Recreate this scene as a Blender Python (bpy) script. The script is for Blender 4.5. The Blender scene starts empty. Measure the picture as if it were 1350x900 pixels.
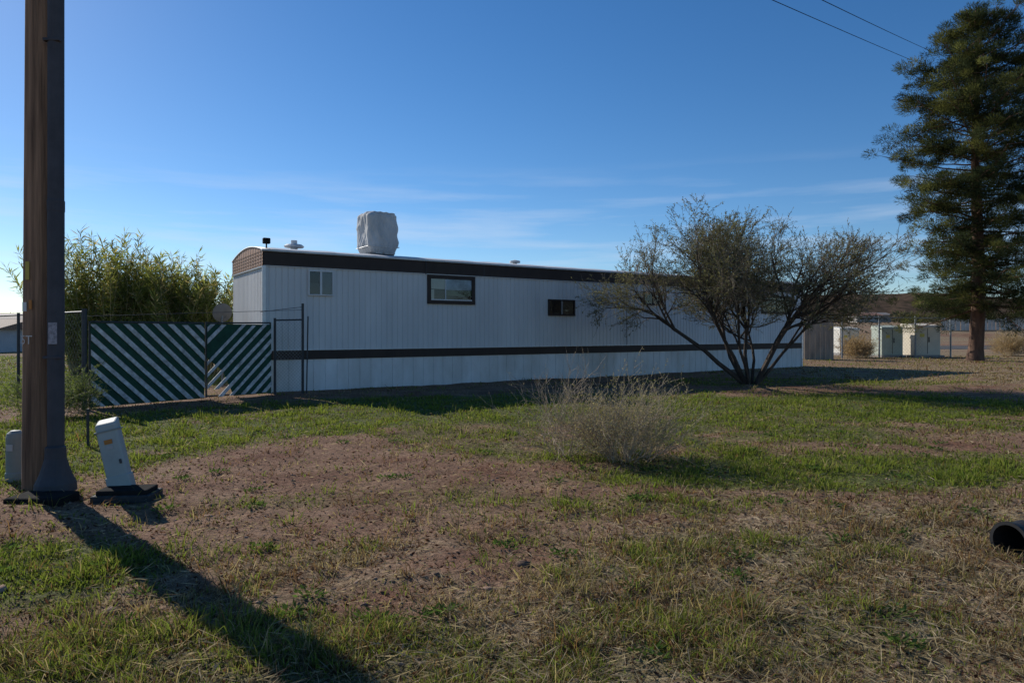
import bpy, math, random
import numpy as np
from mathutils import Vector, Matrix
random.seed(7); rng=np.random.default_rng(7)
scene=bpy.context.scene
scene.view_settings.view_transform='Standard'; scene.view_settings.look='None'; scene.view_settings.exposure=0

SUN_AZ=math.radians(-45.8); SUN_EL=math.radians(29)
# ---------------------------------------------------------------- noise
def _h(ix,iy,s):
    v=np.sin(ix*127.1+iy*311.7+s*74.7)*43758.5453
    return v-np.floor(v)
def vn(x,y,s=0):
    x=np.asarray(x,float); y=np.asarray(y,float)
    ix=np.floor(x); iy=np.floor(y); fx=x-ix; fy=y-iy
    fx=fx*fx*(3-2*fx); fy=fy*fy*(3-2*fy)
    a=_h(ix,iy,s);b=_h(ix+1,iy,s);c=_h(ix,iy+1,s);d=_h(ix+1,iy+1,s)
    return (a*(1-fx)+b*fx)*(1-fy)+(c*(1-fx)+d*fx)*fy
def fbm(x,y,s=0,o=4):
    t=0;a=.5;n=0
    for i in range(o):
        t=t+a*vn(x*2**i+i*17.3,y*2**i-i*9.1,s+i); n+=a; a*=.5
    return t/n
def sm(a,b,x):
    t=np.clip((x-a)/(b-a),0,1); return t*t*(3-2*t)
def hgt(x,y):
    x=np.asarray(x,float); y=np.asarray(y,float)
    d=np.hypot(x,y)
    f=1-sm(22,34,d)
    z=f*(0.10*(fbm(x*.35,y*.35,3)-.5)+0.05*(fbm(x*1.7,y*1.7,5)-.5))
    n=1-sm(6,12,d)
    z=z+n*0.045*(fbm(x*7,y*7,9)-.5)
    z=z+0.05*np.exp(-((x+4.3)**2+(y-5.3)**2)/1.0)
    z=z+sm(88,135,y)*3.0+np.clip(y-120,0,None)*0.015
    return z
# ---------------------------------------------------------------- mesh utils
def link(o,parent=None):
    scene.collection.objects.link(o)
    if parent: o.parent=parent
    return o
def empty(name,loc=(0,0,0),rz=0):
    e=bpy.data.objects.new(name,None); e.location=loc; e.rotation_euler=(0,0,rz); e.empty_display_size=.2
    return link(e)
def big(name,V,F,mat,col=None,parent=None,smooth=False,attr='Col'):
    V=np.ascontiguousarray(V,dtype=np.float32); F=np.ascontiguousarray(F,dtype=np.int32)
    me=bpy.data.meshes.new(name); k=F.shape[1]
    me.vertices.add(len(V)); me.vertices.foreach_set('co',V.ravel())
    me.loops.add(F.size); me.loops.foreach_set('vertex_index',F.ravel())
    me.polygons.add(len(F)); me.polygons.foreach_set('loop_start',np.arange(0,F.size,k,dtype=np.int32))
    try: me.polygons.foreach_set('loop_total',np.full(len(F),k,dtype=np.int32))
    except Exception: pass
    me.update(calc_edges=True); me.validate()
    if smooth: me.polygons.foreach_set('use_smooth',np.ones(len(me.polygons),dtype=bool))
    if col is not None:
        a=me.color_attributes.new(attr,'FLOAT_COLOR','POINT')
        c=np.ones((len(V),4),dtype=np.float32); c[:,:3]=col; a.data.foreach_set('color',c.ravel())
    me.materials.append(mat)
    return link(bpy.data.objects.new(name,me),parent)
def pyd(name,V,F,mat,parent=None,smooth=False):
    me=bpy.data.meshes.new(name); me.from_pydata([tuple(v) for v in V],[],F); me.update()
    if smooth:
        for p in me.polygons: p.use_smooth=True
    me.materials.append(mat)
    return link(bpy.data.objects.new(name,me),parent)
def box(name,x0,x1,y0,y1,z0,z1,mat,parent=None,bev=0):
    V=[(x0,y0,z0),(x1,y0,z0),(x1,y1,z0),(x0,y1,z0),(x0,y0,z1),(x1,y0,z1),(x1,y1,z1),(x0,y1,z1)]
    F=[(0,3,2,1),(4,5,6,7),(0,1,5,4),(1,2,6,5),(2,3,7,6),(3,0,4,7)]
    o=pyd(name,V,F,mat,parent)
    if bev:
        m=o.modifiers.new('b','BEVEL'); m.width=bev; m.segments=2
    return o
def norm(a): return a/np.maximum(np.linalg.norm(a,axis=-1,keepdims=True),1e-9)
def tubes(segs,n=5):
    S=np.array(segs,float)
    p0=S[:,0:3];p1=S[:,3:6];r0=S[:,6];r1=S[:,7]
    d=norm(p1-p0); up=np.where(np.abs(d[:,2:3])>.9,np.array([[1.,0,0]]),np.array([[0,0,1.]]))
    a=norm(np.cross(d,up)); b=np.cross(d,a)
    V=[]
    for i in range(n):
        t=2*math.pi*i/n
        o=a*math.cos(t)+b*math.sin(t)
        V.append(p0+o*r0[:,None]); V.append(p1+o*r1[:,None])
    V=np.stack(V,1).reshape(-1,3)
    base=np.arange(len(S))[:,None]*(2*n)
    F=[]
    for i in range(n):
        j=(i+1)%n
        F.append(np.concatenate([base+2*i,base+2*j,base+2*j+1,base+2*i+1],1))
    return V,np.stack(F,1).reshape(-1,4)
def tubeobj(name,segs,mat,parent=None,n=6):
    V,F=tubes(segs,n); return big(name,V,F,mat,None,parent,smooth=True)
def cards(P,D,L,w,seed=0):
    r=np.random.default_rng(seed)
    D=norm(D); R=norm(r.normal(size=D.shape)); S=norm(np.cross(D,R))
    L=np.broadcast_to(np.asarray(L,float),(len(P),))[:,None]; w=np.broadcast_to(np.asarray(w,float),(len(P),))[:,None]
    V=np.stack([P,P+D*L*.45+S*w*.5,P+D*L,P+D*L*.45-S*w*.5],1).reshape(-1,3)
    F=np.arange(len(V)).reshape(-1,4)
    return V,F
# ---------------------------------------------------------------- materials
def M(name,c,rough=.7,var=.2,scale=4,metal=0,bump=0,bscale=40,stretch=None,spec=.3,dirt=None,obj=True):
    m=bpy.data.materials.new(name); m.use_nodes=True; nt=m.node_tree; N=nt.nodes; Lk=nt.links
    b=N['Principled BSDF']; b.inputs['Roughness'].default_value=rough; b.inputs['Metallic'].default_value=metal
    b.inputs['Specular IOR Level'].default_value=spec
    tc=N.new('ShaderNodeTexCoord'); mp=N.new('ShaderNodeMapping'); Lk.new(tc.outputs['Object'],mp.inputs[0])
    if stretch: mp.inputs['Scale'].default_value=stretch
    no=N.new('ShaderNodeTexNoise'); no.inputs['Scale'].default_value=scale; no.inputs['Detail'].default_value=7; no.inputs['Roughness'].default_value=.65
    Lk.new(mp.outputs[0],no.inputs['Vector'])
    cr=N.new('ShaderNodeValToRGB'); cr.color_ramp.elements[0].position=.3; cr.color_ramp.elements[1].position=.7
    d=dirt if dirt else tuple(v*(1-var) for v in c)
    cr.color_ramp.elements[0].color=(*d,1); cr.color_ramp.elements[1].color=(*[min(1,v*(1+var*.4)) for v in c],1)
    Lk.new(no.outputs['Fac'],cr.inputs[0]); Lk.new(cr.outputs[0],b.inputs['Base Color'])
    if bump:
        n2=N.new('ShaderNodeTexNoise'); n2.inputs['Scale'].default_value=bscale; n2.inputs['Detail'].default_value=5
        Lk.new(mp.outputs[0],n2.inputs['Vector'])
        bp=N.new('ShaderNodeBump'); bp.inputs['Strength'].default_value=bump; bp.inputs['Distance'].default_value=.02
        Lk.new(n2.outputs['Fac'],bp.inputs['Height']); Lk.new(bp.outputs[0],b.inputs['Normal'])
    return m
def leafmat(name,trans=.35,tint=(1.3,1.3,.9)):
    m=bpy.data.materials.new(name); m.use_nodes=True; nt=m.node_tree; N=nt.nodes; L=nt.links
    N.clear(); out=N.new('ShaderNodeOutputMaterial'); at=N.new('ShaderNodeAttribute'); at.attribute_name='Col'
    df=N.new('ShaderNodeBsdfDiffuse'); tr=N.new('ShaderNodeBsdfTranslucent'); mx=N.new('ShaderNodeMixShader'); mx.inputs[0].default_value=trans
    gm=N.new('ShaderNodeMix'); gm.data_type='RGBA'; gm.blend_type='MULTIPLY'; gm.inputs[0].default_value=1
    L.new(at.outputs['Color'],gm.inputs[6]); gm.inputs[7].default_value=(*tint,1)
    L.new(at.outputs['Color'],df.inputs[0]); L.new(gm.outputs[2],tr.inputs[0])
    L.new(df.outputs[0],mx.inputs[1]); L.new(tr.outputs[0],mx.inputs[2]); L.new(mx.outputs[0],out.inputs[0])
    return m
leaf=leafmat('leaf_material',.38,(1.25,1.2,.9))
grassm=leafmat('grass_material',.42,(1.35,1.4,.8))
bark=M('bark',(.075,.055,.042),.9,.5,8,bump=.6,bscale=30,stretch=(1,1,.25))
barkp=M('pine_bark',(.15,.085,.055),.9,.5,5,bump=.6,bscale=12,stretch=(1,1,.25))
twig=M('twig_bark',(.24,.19,.145),.9,.4,8)
steel=M('galvanised_steel',(.28,.29,.3),.5,.3,10,metal=.6)
dsteel=M('dark_steel',(.06,.062,.066),.55,.3,10,metal=.3)
black=M('black_plastic',(.02,.02,.02),.95,.3,10,bump=.3,spec=.05)

# ---------------------------------------------------------------- cover maps (world metres)
GB=[(-5.6,9.2,2.6,2.9,1.0),(-6.2,6.9,1.8,1.2,.8),(-16,20,9,10,.9),(-3.4,10.8,2.7,1.5,1.0),(-.8,10.2,3.0,1.3,.5),(0.8,12.8,6.5,3.0,.9),(1.5,8.6,2.4,1.3,.6),
    (6,13.4,4.5,2.6,.95),(3.4,10.0,2.4,1.5,.8),(3.6,7.1,3.1,.9,.95),(6.3,7.9,2.2,.6,.6),(-2.8,4.25,1.0,.65,.95),(-3.7,3.4,.9,.8,.7),(-.9,3.0,1.7,.5,.55),(0.7,4.6,1.8,.5,.35),(1.0,3.3,1.4,.5,.35),
    (-1.2,6.2,1.6,.5,.3),(.9,5.6,1.2,.5,.3),(8,19.5,5,1.6,.5),(8,10.6,2.2,.6,.5)]
DB=[(2.7,4.0,2.1,1.7,1.0),(1.2,3.0,2.8,.9,.95),(.3,4.1,2.6,.8,.6),(-1.3,2.8,1.5,.6,.8),(17,25,9,5,.9),(13.5,21,4,3,1.0),(9.5,14.6,3,.8,.5),(5.4,5.4,2.4,1.2,.85),(-3.4,3.0,1.0,.5,.6),(7,9.6,2.4,.7,.5),(1.5,5.3,2.5,.6,.35)]
SO=[(-1.6,7.3,2.4,1.3,.85),(-.6,5.3,1.6,.6,.6),(6.6,9.4,2.2,.6,.7),(-4.2,5.1,1.1,.6,.7),(4.6,6.0,1.8,.35,.5)]  # worn bare soil
def blobs(B,x,y):
    t=np.zeros_like(x,dtype=float)
    for cx,cy,rx,ry,w in B:
        q=((x-cx)/rx)**2+((y-cy)/ry)**2
        t=np.maximum(t,w*(1-sm(.35,1.3,q)))
    return t
def cover(x,y):
    x=np.asarray(x,float); y=np.asarray(y,float)
    wx=x+1.3*(fbm(x*.8,y*.8,21)-.5)*np.clip(y/6,.5,2); wy=y+1.4*(fbm(x*.7+5,y*.7,22)-.5)*np.clip(y/7,.4,2)
    g=blobs(GB,wx,wy); d=blobs(DB,wx,wy); s=blobs(SO,wx,wy)
    n=fbm(x*1.6,y*1.6,31,5); n2=fbm(x*1.4,y*1.4,41,5)
    g=np.clip(g+.09,0,1)*sm(.36,.57,n+.21*g)*(1-s); d=np.clip(d+.16,0,1)*sm(.36,.6,n2+.14*d)*(1-.75*s)
    far=sm(26,45,np.hypot(x,y))
    fg=np.where(x<0,.75,.12)*sm(.35,.6,fbm(x*.12,y*.12,51)); fd=np.where(x<0,.3,.85)*sm(.3,.6,fbm(x*.1,y*.2,52))
    return g*(1-far)+fg*far, d*(1-far)+fd*far
# ---------------------------------------------------------------- ground
def ground_mat():
    m=bpy.data.materials.new('ground_soil'); m.use_nodes=True; nt=m.node_tree; N=nt.nodes; L=nt.links
    b=N['Principled BSDF']; b.inputs['Roughness'].default_value=.95; b.inputs['Specular IOR Level'].default_value=.1
    tc=N.new('ShaderNodeTexCoord')
    def noise(s,det=8,r=.7):
        n=N.new('ShaderNodeTexNoise'); n.inputs['Scale'].default_value=s; n.inputs['Detail'].default_value=det; n.inputs['Roughness'].default_value=r
        L.new(tc.outputs['Object'],n.inputs['Vector']); return n
    def ramp(src,c0,c1,p0=.35,p1=.65):
        r=N.new('ShaderNodeValToRGB'); r.color_ramp.elements[0].position=p0; r.color_ramp.elements[1].position=p1
        r.color_ramp.elements[0].color=(*c0,1); r.color_ramp.elements[1].color=(*c1,1); L.new(src,r.inputs[0]); return r
    n1=noise(1.2); n2=noise(22); n3=noise(60,4)
    dirt=ramp(n1.outputs['Fac'],(.185,.092,.060),(.34,.22,.15))
    fine=ramp(n2.outputs['Fac'],(.35,.32,.3),(1.35,1.3,1.25),.3,.7)
    mul=N.new('ShaderNodeMix'); mul.data_type='RGBA'; mul.blend_type='MULTIPLY'; mul.inputs[0].default_value=1
    at=N.new('ShaderNodeAttribute'); at.attribute_name='Cover'; sp=N.new('ShaderNodeSeparateColor'); L.new(at.outputs['Color'],sp.inputs[0])
    dry=ramp(n2.outputs['Fac'],(.19,.135,.085),(.45,.35,.23)); grn=ramp(n2.outputs['Fac'],(.06,.074,.026),(.18,.20,.065))
    m1=N.new('ShaderNodeMix'); m1.data_type='RGBA'; L.new(sp.outputs[1],m1.inputs[0]); L.new(dirt.outputs[0],m1.inputs[6]); L.new(dry.outputs[0],m1.inputs[7])
    m2=N.new('ShaderNodeMix'); m2.data_type='RGBA'; L.new(sp.outputs[0],m2.inputs[0]); L.new(m1.outputs[2],m2.inputs[6]); L.new(grn.outputs[0],m2.inputs[7])
    L.new(m2.outputs[2],mul.inputs[6]); L.new(fine.outputs[0],mul.inputs[7]); L.new(mul.outputs[2],b.inputs['Base Color'])
    bp=N.new('ShaderNodeBump'); bp.inputs['Strength'].default_value=.8; bp.inputs['Distance'].default_value=.025
    ad=N.new('ShaderNodeMath'); ad.operation='ADD'; L.new(n2.outputs['Fac'],ad.inputs[0]); L.new(n3.outputs['Fac'],ad.inputs[1])
    L.new(ad.outputs[0],bp.inputs['Height']); L.new(bp.outputs[0],b.inputs['Normal'])
    return m
a=7.0; nx=760
xs=np.sinh(np.linspace(-1,1,nx)*a)/math.sinh(a)*1600
v0=math.asinh(-40/1800*math.sinh(a)); v1=a
ys=4+np.sinh(np.linspace(v0,v1,620))/math.sinh(a)*1800
X,Y=np.meshgrid(xs,ys); Z=hgt(X,Y); g,d=cover(X,Y)
V=np.stack([X,Y,Z],-1).reshape(-1,3); ny=len(ys)
idx=np.arange(nx*ny).reshape(ny,nx)
F=np.stack([idx[:-1,:-1],idx[:-1,1:],idx[1:,1:],idx[1:,:-1]],-1).reshape(-1,4)
big('ground',V,F,ground_mat(),np.stack([g.ravel(),d.ravel(),0*g.ravel()],1),smooth=True,attr='Cover')

# ---------------------------------------------------------------- grass
def blades(P,H,Wd,leanx,leany,C0,C1):
    n=len(P); az=rng.uniform(0,2*math.pi,n); S=np.stack([np.cos(az),np.sin(az),0*az],1)*Wd[:,None]*.5
    ln=np.stack([leanx,leany,0*leanx],1)
    mid=P+np.array([0,0,1.])*(H*.5)[:,None]+ln*(H*.35)[:,None]; tip=P+np.array([0,0,1.])*(H*np.clip(1-.4*np.hypot(leanx,leany),.15,1))[:,None]+ln*H[:,None]
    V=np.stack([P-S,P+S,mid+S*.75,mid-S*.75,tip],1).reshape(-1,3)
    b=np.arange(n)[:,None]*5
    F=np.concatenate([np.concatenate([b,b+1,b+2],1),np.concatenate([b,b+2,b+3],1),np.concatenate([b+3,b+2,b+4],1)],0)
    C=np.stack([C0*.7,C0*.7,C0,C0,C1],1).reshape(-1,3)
    return V,F,C
def scatter(n,y0,y1,pw=1.0):
    u=rng.random(n); y=y0*(y1/y0)**(u**pw); x=rng.uniform(-1,1,n)*(y*.86+1.2); return x,y
def grass(name,n,kind):
    x,y=scatter(n,2.0,40,1.15)
    g,d=cover(x,y)
    pr=(g+.03 if kind=='g' else d*.9+.06)
    tn=fbm(x*4,y*4,61,3)
    keep=rng.random(n)<pr*sm(.3,.6,tn+.12)
    x=x[keep];y=y[keep];tn=tn[keep]
    k=9; dist=np.hypot(x,y)
    sp=(.020+.006*dist)
    if kind!='g': sp=sp*.9
    x2=(x[:,None]+rng.normal(size=(len(x),k))*sp[:,None]).ravel(); y2=(y[:,None]+rng.normal(size=(len(x),k))*sp[:,None]).ravel()
    dx=(x2-np.repeat(x,k))/np.repeat(sp,k); dy=(y2-np.repeat(y,k))/np.repeat(sp,k)
    dd=np.repeat(dist,k); m=len(x2); tt=np.repeat(tn,k); tr=np.repeat(rng.random(len(x)),k)
    z=hgt(x2,y2)-.006
    if kind=='g':
        H=rng.uniform(.018,.055,m)*(.6+1.1*sm(.4,.75,tt))*(1+.4*tr+.9*(tr>.95)); W=.0028+.0011*dd
        c0=np.array([.145,.19,.036])*rng.uniform(.6,1.3,(m,1)); mixc=(tr*rng.random(m))[:,None]
        c0=c0*(1-mixc*.5)+np.array([.28,.23,.10])*mixc*.5; c1=c0*1.15+np.array([.03,.02,.0])
        sl=.5
    else:
        H=rng.uniform(.02,.07,m)*(.5+1.0*sm(.4,.75,tt))*(1+1.6*(tr>.93)); W=.0022+.0008*dd
        c0=np.array([.37,.285,.18])*rng.uniform(.35,1.3,(m,1)); c1=c0*1.1
        red=(np.repeat(rng.random(len(x)),k)<.4)[:,None]; c0=np.where(red,c0*np.array([.6,.43,.40]),c0); c1=np.where(red,c1*np.array([.6,.43,.40]),c1)
        sl=.8
    lx=dx*sl*.7+rng.normal(size=m)*sl*.6; ly=dy*sl*.7+rng.normal(size=m)*sl*.6
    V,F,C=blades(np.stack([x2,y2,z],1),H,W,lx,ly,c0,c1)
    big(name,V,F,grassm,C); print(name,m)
grass('green_grass',66000,'g')
grass('dry_grass',62000,'d')
def straw():
    n=40000; x,y=scatter(n,2.0,12); g,d=cover(x,y); k=rng.random(n)<(d*.8+.10); x=x[k];y=y[k]; n=len(x)
    P=np.stack([x,y,hgt(x,y)+rng.uniform(.004,.03,n)],1); D=rng.normal(size=(n,3)); D[:,2]=rng.normal(size=n)*.18+.05
    V,F=cards(P,D,rng.uniform(.04,.16,n),.0022+.0007*y,6)
    big('straw',V,F,leaf,np.repeat(np.array([.44,.36,.24])*rng.uniform(.4,1.2,(n,1)),4,0))
straw()
def litter():
    n=30000; x,y=scatter(n,2.0,14); P=np.stack([x,y,hgt(x,y)+.006],1)
    D=rng.normal(size=(n,3)); D[:,2]=np.abs(D[:,2])*.25
    V,F=cards(P,D,rng.uniform(.012,.035,n)*(1+y*.05),rng.uniform(.005,.014,n)*(1+y*.08),5)
    c=np.where(rng.random((n,1))<.65,np.array([[.085,.042,.028]]),np.array([[.36,.28,.19]]))*rng.uniform(.5,1.3,(n,1))
    big('leaf_litter',V,F,leaf,np.repeat(c,4,0))
litter()
t_=(1+5**.5)/2
iv=norm(np.array([(-1,t_,0),(1,t_,0),(-1,-t_,0),(1,-t_,0),(0,-1,t_),(0,1,t_),(0,-1,-t_),(0,1,-t_),(t_,0,-1),(t_,0,1),(-t_,0,-1),(-t_,0,1)],float))
fi=np.array([(0,11,5),(0,5,1),(0,1,7),(0,7,10),(0,10,11),(1,5,9),(5,11,4),(11,10,2),(10,7,6),(7,1,8),(3,9,4),(3,4,2),(3,2,6),(3,6,8),(3,8,9),(4,9,5),(2,4,11),(6,2,10),(8,6,7),(9,8,1)])
def pebbles():
    n=3200; x,y=scatter(n,2.2,12); s=rng.uniform(.005,.016,n)*(1+2.0*(rng.random(n)>.985))
    V=iv[None]*s[:,None,None]*rng.uniform(.6,1.4,(n,12,1))*np.array([1.2,1,.55]); V=V+np.stack([x,y,hgt(x,y)],1)[:,None]
    F=fi[None]+np.arange(n)[:,None,None]*12
    big('pebbles',V.reshape(-1,3),F.reshape(-1,3),leafmat('stone_material',0),np.repeat(np.array([.30,.21,.16])*rng.uniform(.35,1.1,(n,1)),12,0))
pebbles()

# ---------------------------------------------------------------- trailer
T=empty('mobile_home',(-5.9,16.2,0),math.atan2(.554,.832)); Ln=21.4; Wd=3.35
white=M('white_siding',(.61,.60,.59),.6,.14,1.2,bump=.08,bscale=6,stretch=(1,1,.25))
skirtm=M('white_skirting',(.72,.71,.70),.6,.16,1.0,stretch=(1,1,.4),dirt=(.50,.47,.43))
brown=M('brown_trim',(.04,.026,.021),.6,.3,3,stretch=(1,1,.5))
brown2=M('brown_siding',(.52,.30,.19),.6,.2,3,stretch=(1,1,.5))
brown3=M('brown_batten',(.16,.09,.06),.6,.2,3)
roofm=M('roof_metal',(.62,.62,.62),.6,.25,2)
alum=M('aluminium_trim',(.6,.6,.6),.4,.15,5,metal=.3)
inner=M('dark_interior',(.02,.02,.022),.9,.2)
curt=M('curtain',(.55,.55,.5),.9,.2,6,stretch=(8,1,1))
def glass():
    m=bpy.data.materials.new('window_glass'); m.use_nodes=True; N=m.node_tree.nodes; L=m.node_tree.links; N.clear()
    o=N.new('ShaderNodeOutputMaterial'); t=N.new('ShaderNodeBsdfTransparent'); t.inputs[0].default_value=(.8,.84,.85,1); gl=N.new('ShaderNodeBsdfGlossy'); gl.inputs['Roughness'].default_value=.02
    fr=N.new('ShaderNodeFresnel'); fr.inputs[0].default_value=1.55; mx=N.new('ShaderNodeMixShader')
    no=N.new('ShaderNodeTexNoise'); no.inputs['Scale'].default_value=2.5; bp=N.new('ShaderNodeBump'); bp.inputs['Strength'].default_value=.25; L.new(no.outputs[0],bp.inputs['Height']); L.new(bp.outputs[0],gl.inputs['Normal'])
    L.new(fr.outputs[0],mx.inputs[0]); L.new(t.outputs[0],mx.inputs[1]); L.new(gl.outputs[0],mx.inputs[2]); L.new(mx.outputs[0],o.inputs[0]); return m
glassm=glass()
def ribbed(name,u0,u1,z0,z1,mat,axis='x',off=0,pitch=.15,gr=.035,dep=.014,sgn=1):
    pts=[];u=u0
    while u<u1:
        pts+= [(u,0),(min(u+pitch-gr,u1),0),(min(u+pitch-gr*.7,u1),dep),(min(u+pitch-gr*.3,u1),dep)]; u+=pitch
    pts.append((u1,0)); V=[];Fc=[]
    for (uu,dd) in pts:
        for z in (z0,z1):
            V.append((uu,off+dd*sgn,z) if axis=='x' else (off+dd*sgn,uu,z))
    for i in range(len(pts)-1): Fc.append((2*i,2*i+2,2*i+3,2*i+1) if axis=='x' else (2*i,2*i+1,2*i+3,2*i+2))
    return pyd(name,V,Fc,mat,T)
box('body_core',.03,Ln-.03,.03,Wd-.03,.05,3.36,white,T)
ribbed('wall_front',0,Ln,.98,3.02,white,off=0)
ribbed('skirting_front',0,Ln,-.05,.76,skirtm,off=-.012,pitch=.3,gr=.03)
box('skirt_band',-.004,Ln,-.03,.02,.76,.98,brown,T)
box('skirt_band_cap',-.004,Ln,-.036,.02,.985,1.0,alum,T)
box('eave_band',-.004,Ln,-.028,.02,3.02,3.345,brown,T)
box('eave_edge',-.05,Ln+.05,-.075,.03,3.35,3.40,roofm,T,.006)
box('eave_band_lip',-.004,Ln,-.034,.02,3.0,3.016,white,T)
for i,s in enumerate((6.1,12.2,18.3)): box('band_joint_%d'%i,s,s+.02,-.032,.0,3.02,3.345,dsteel,T)
ribbed('wall_end_left',0,Wd,.98,3.0,white,'y',off=0)
ribbed('skirting_end_left',0,Wd,-.05,.76,skirtm,'y',off=-.012)
box('band_end_left',-.03,.02,-.03,Wd,.76,.98,brown,T)
ribbed('wall_end_right',0,Wd,-.05,3.0,white,'y',off=Ln,sgn=-1)
ribbed('wall_back',0,Ln,-.05,3.36,white,off=Wd,sgn=-1)
def rz(y): 
    t=(y-Wd/2)/(Wd/2+.06); return 3.385+.21*max(0,1-abs(t)**1.9)
yy=[-.06+i*(Wd+.12)/20 for i in range(21)]
V=[];Fc=[]
ns=60
for i in range(ns+1):
    x=-.03+(Ln+.06)*i/ns
    for y in yy: V.append((x,y,rz(y)+.008*math.sin(i*1.7)*(1 if abs(y-Wd/2)>1 else .5)+.004*math.sin(i*4.1)))
for i in range(ns):
    for j in range(20):
        a0=i*21+j; Fc.append((a0,a0+21,a0+22,a0+1))
ro=pyd('roof',V,Fc,roofm,T,True); sm_=ro.modifiers.new('s','SOLIDIFY'); sm_.thickness=.03
for nm,x0,mt in (('gable_left',-.02,brown2),('gable_right',Ln-.0,white)):
    V=[];Fc=[]
    N_=26
    for i in range(N_+1):
        y=Wd*i/N_; o=.012 if i%2 else 0
        V+= [(x0+o,y,3.0),(x0+o,y,rz(y)-.02)]
    for i in range(N_): Fc.append((2*i,2*i+1,2*i+3,2*i+2))
    pyd(nm,V,Fc,mt,T)
for i in range(5): box('gable_batten_%d'%i,-.026,-.02,.02,Wd-.02,3.04+.08*i,3.05+.08*i,brown3,T)
box('gable_trim',-.035,.02,0,Wd,2.97,3.0,alum,T)
box('corner_trim',-.03,.05,-.032,.02,1.0,3.0,alum,T)
box('corner_trim_right',Ln-.05,Ln+.02,-.032,.02,-.03,3.34,alum,T)
def window(n,x0,x1,z0,z1,fm,fw,mull=True,c=None,depth=.05):
    box('window_%d_frame_top'%n,x0,x1,-depth,.015,z1-fw,z1,fm,T,.004); box('window_%d_frame_bottom'%n,x0,x1,-depth-.01,.015,z0,z0+fw,fm,T,.004)
    box('window_%d_frame_left'%n,x0,x0+fw,-depth+.002,.015,z0+fw,z1-fw,fm,T); box('window_%d_frame_right'%n,x1-fw,x1,-depth+.002,.015,z0+fw,z1-fw,fm,T)
    box('window_%d_interior'%n,x0+fw,x1-fw,-.012,.01,z0+fw,z1-fw,inner,T)
    if mull: box('window_%d_mullion'%n,(x0+x1)/2-.025,(x0+x1)/2+.025,-depth+.006,-.013,z0+fw,z1-fw,mull if mull is not True else fm,T)
    pyd('window_%d_glass'%n,[(x0+fw,-.03,z0+fw),(x1-fw,-.03,z0+fw),(x1-fw,-.03,z1-fw),(x0+fw,-.03,z1-fw)],[(0,1,2,3)],glassm,T)
    if c:
        for i,(a0,a1,b0,b1,cm) in enumerate(c):
            w=x1-x0;h=z1-z0; box('window_%d_curtain_%d'%(n,i),x0+a0*w,x0+a1*w,-.02,-.0125,z0+b0*h,z0+b1*h,cm,T)  # thin panels: curtains, blinds, and blocks coloured as glass reflections
wf=M('window_white_frame',(.62,.62,.62),.5,.1)
blind=M('blue_blind',(.16,.19,.22),.8,.2,4); grn=M('green_reflection',(.10,.14,.08),.8,.5,4)  # green one is a reflection in the glass, painted as a coloured block
window(1,1.06,1.69,2.33,2.95,wf,.03,c=[(.54,.95,.06,.94,blind),(.06,.46,.06,.5,M('grey_blind',(.05,.055,.06),.8))])
window(2,4.31,5.80,2.2,2.99,brown,.1,mull=False,c=[(.07,.36,.52,.87,curt),(.07,.14,.13,.5,curt),(.37,.93,.3,.5,grn),(.37,.93,.5,.87,M('blue_reflection',(.33,.42,.55),.8,.5,3))])  # green and pale blue blocks paint reflections into the pane; curt blocks are curtains
box('window_2_inner_rail',4.41,5.70,-.045,-.013,2.30,2.33,wf,T)
box('window_2_inner_stile',4.85,4.875,-.044,-.013,2.33,2.88,wf,T)
window(3,8.40,9.44,1.93,2.43,brown,.05,mull=M('mid_rail',(.25,.24,.23),.5),c=[(.06,.46,.1,.9,M('brown_blind',(.07,.055,.05),.8)),(.54,.94,.1,.9,M('brown_blind2',(.11,.09,.08),.8))])
window(4,12.4,13.3,2.35,2.8,brown,.045)
window(5,18.75,20.6,2.14,2.86,brown,.08)
tubeobj('service_cable',[(11.6,-.05,3.0,11.62,-.05,1.0,.008,.008),(4.25,-.045,3.38,4.25,-.045,2.99,.012,.012)],dsteel,T)
def lathe(name,prof,mat,parent,loc,n=20):
    V=[];Fc=[]
    for r,z in prof:
        for i in range(n): V.append((loc[0]+r*math.cos(2*math.pi*i/n),loc[1]+r*math.sin(2*math.pi*i/n),loc[2]+z))
    for k in range(len(prof)-1):
        for i in range(n):
            j=(i+1)%n; Fc.append((k*n+i,k*n+j,(k+1)*n+j,(k+1)*n+i))
    return pyd(name,V,Fc,mat,parent,False)
lathe('roof_vent_1',[(.09,0),(.09,.1),(.24,.11),(.26,.15),(.2,.19),(.08,.21),(.08,.3),(.0,.31)],roofm,T,(1.15,1.5,3.55))
lathe('roof_vent_2',[(.07,0),(.07,.1),(.17,.1),(.17,.16),(.0,.2)],roofm,T,(8.2,1.5,3.55))
lathe('roof_vent_3',[(.04,0),(.04,.3),(.07,.31),(.07,.35),(0,.36)],roofm,T,(13.7,1.6,3.55))
box('flood_light',.05,.22,.2,.32,3.56,3.70,black,T,.02); box('flood_light_arm',.12,.15,.25,.28,3.4,3.56,black,T)
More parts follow.
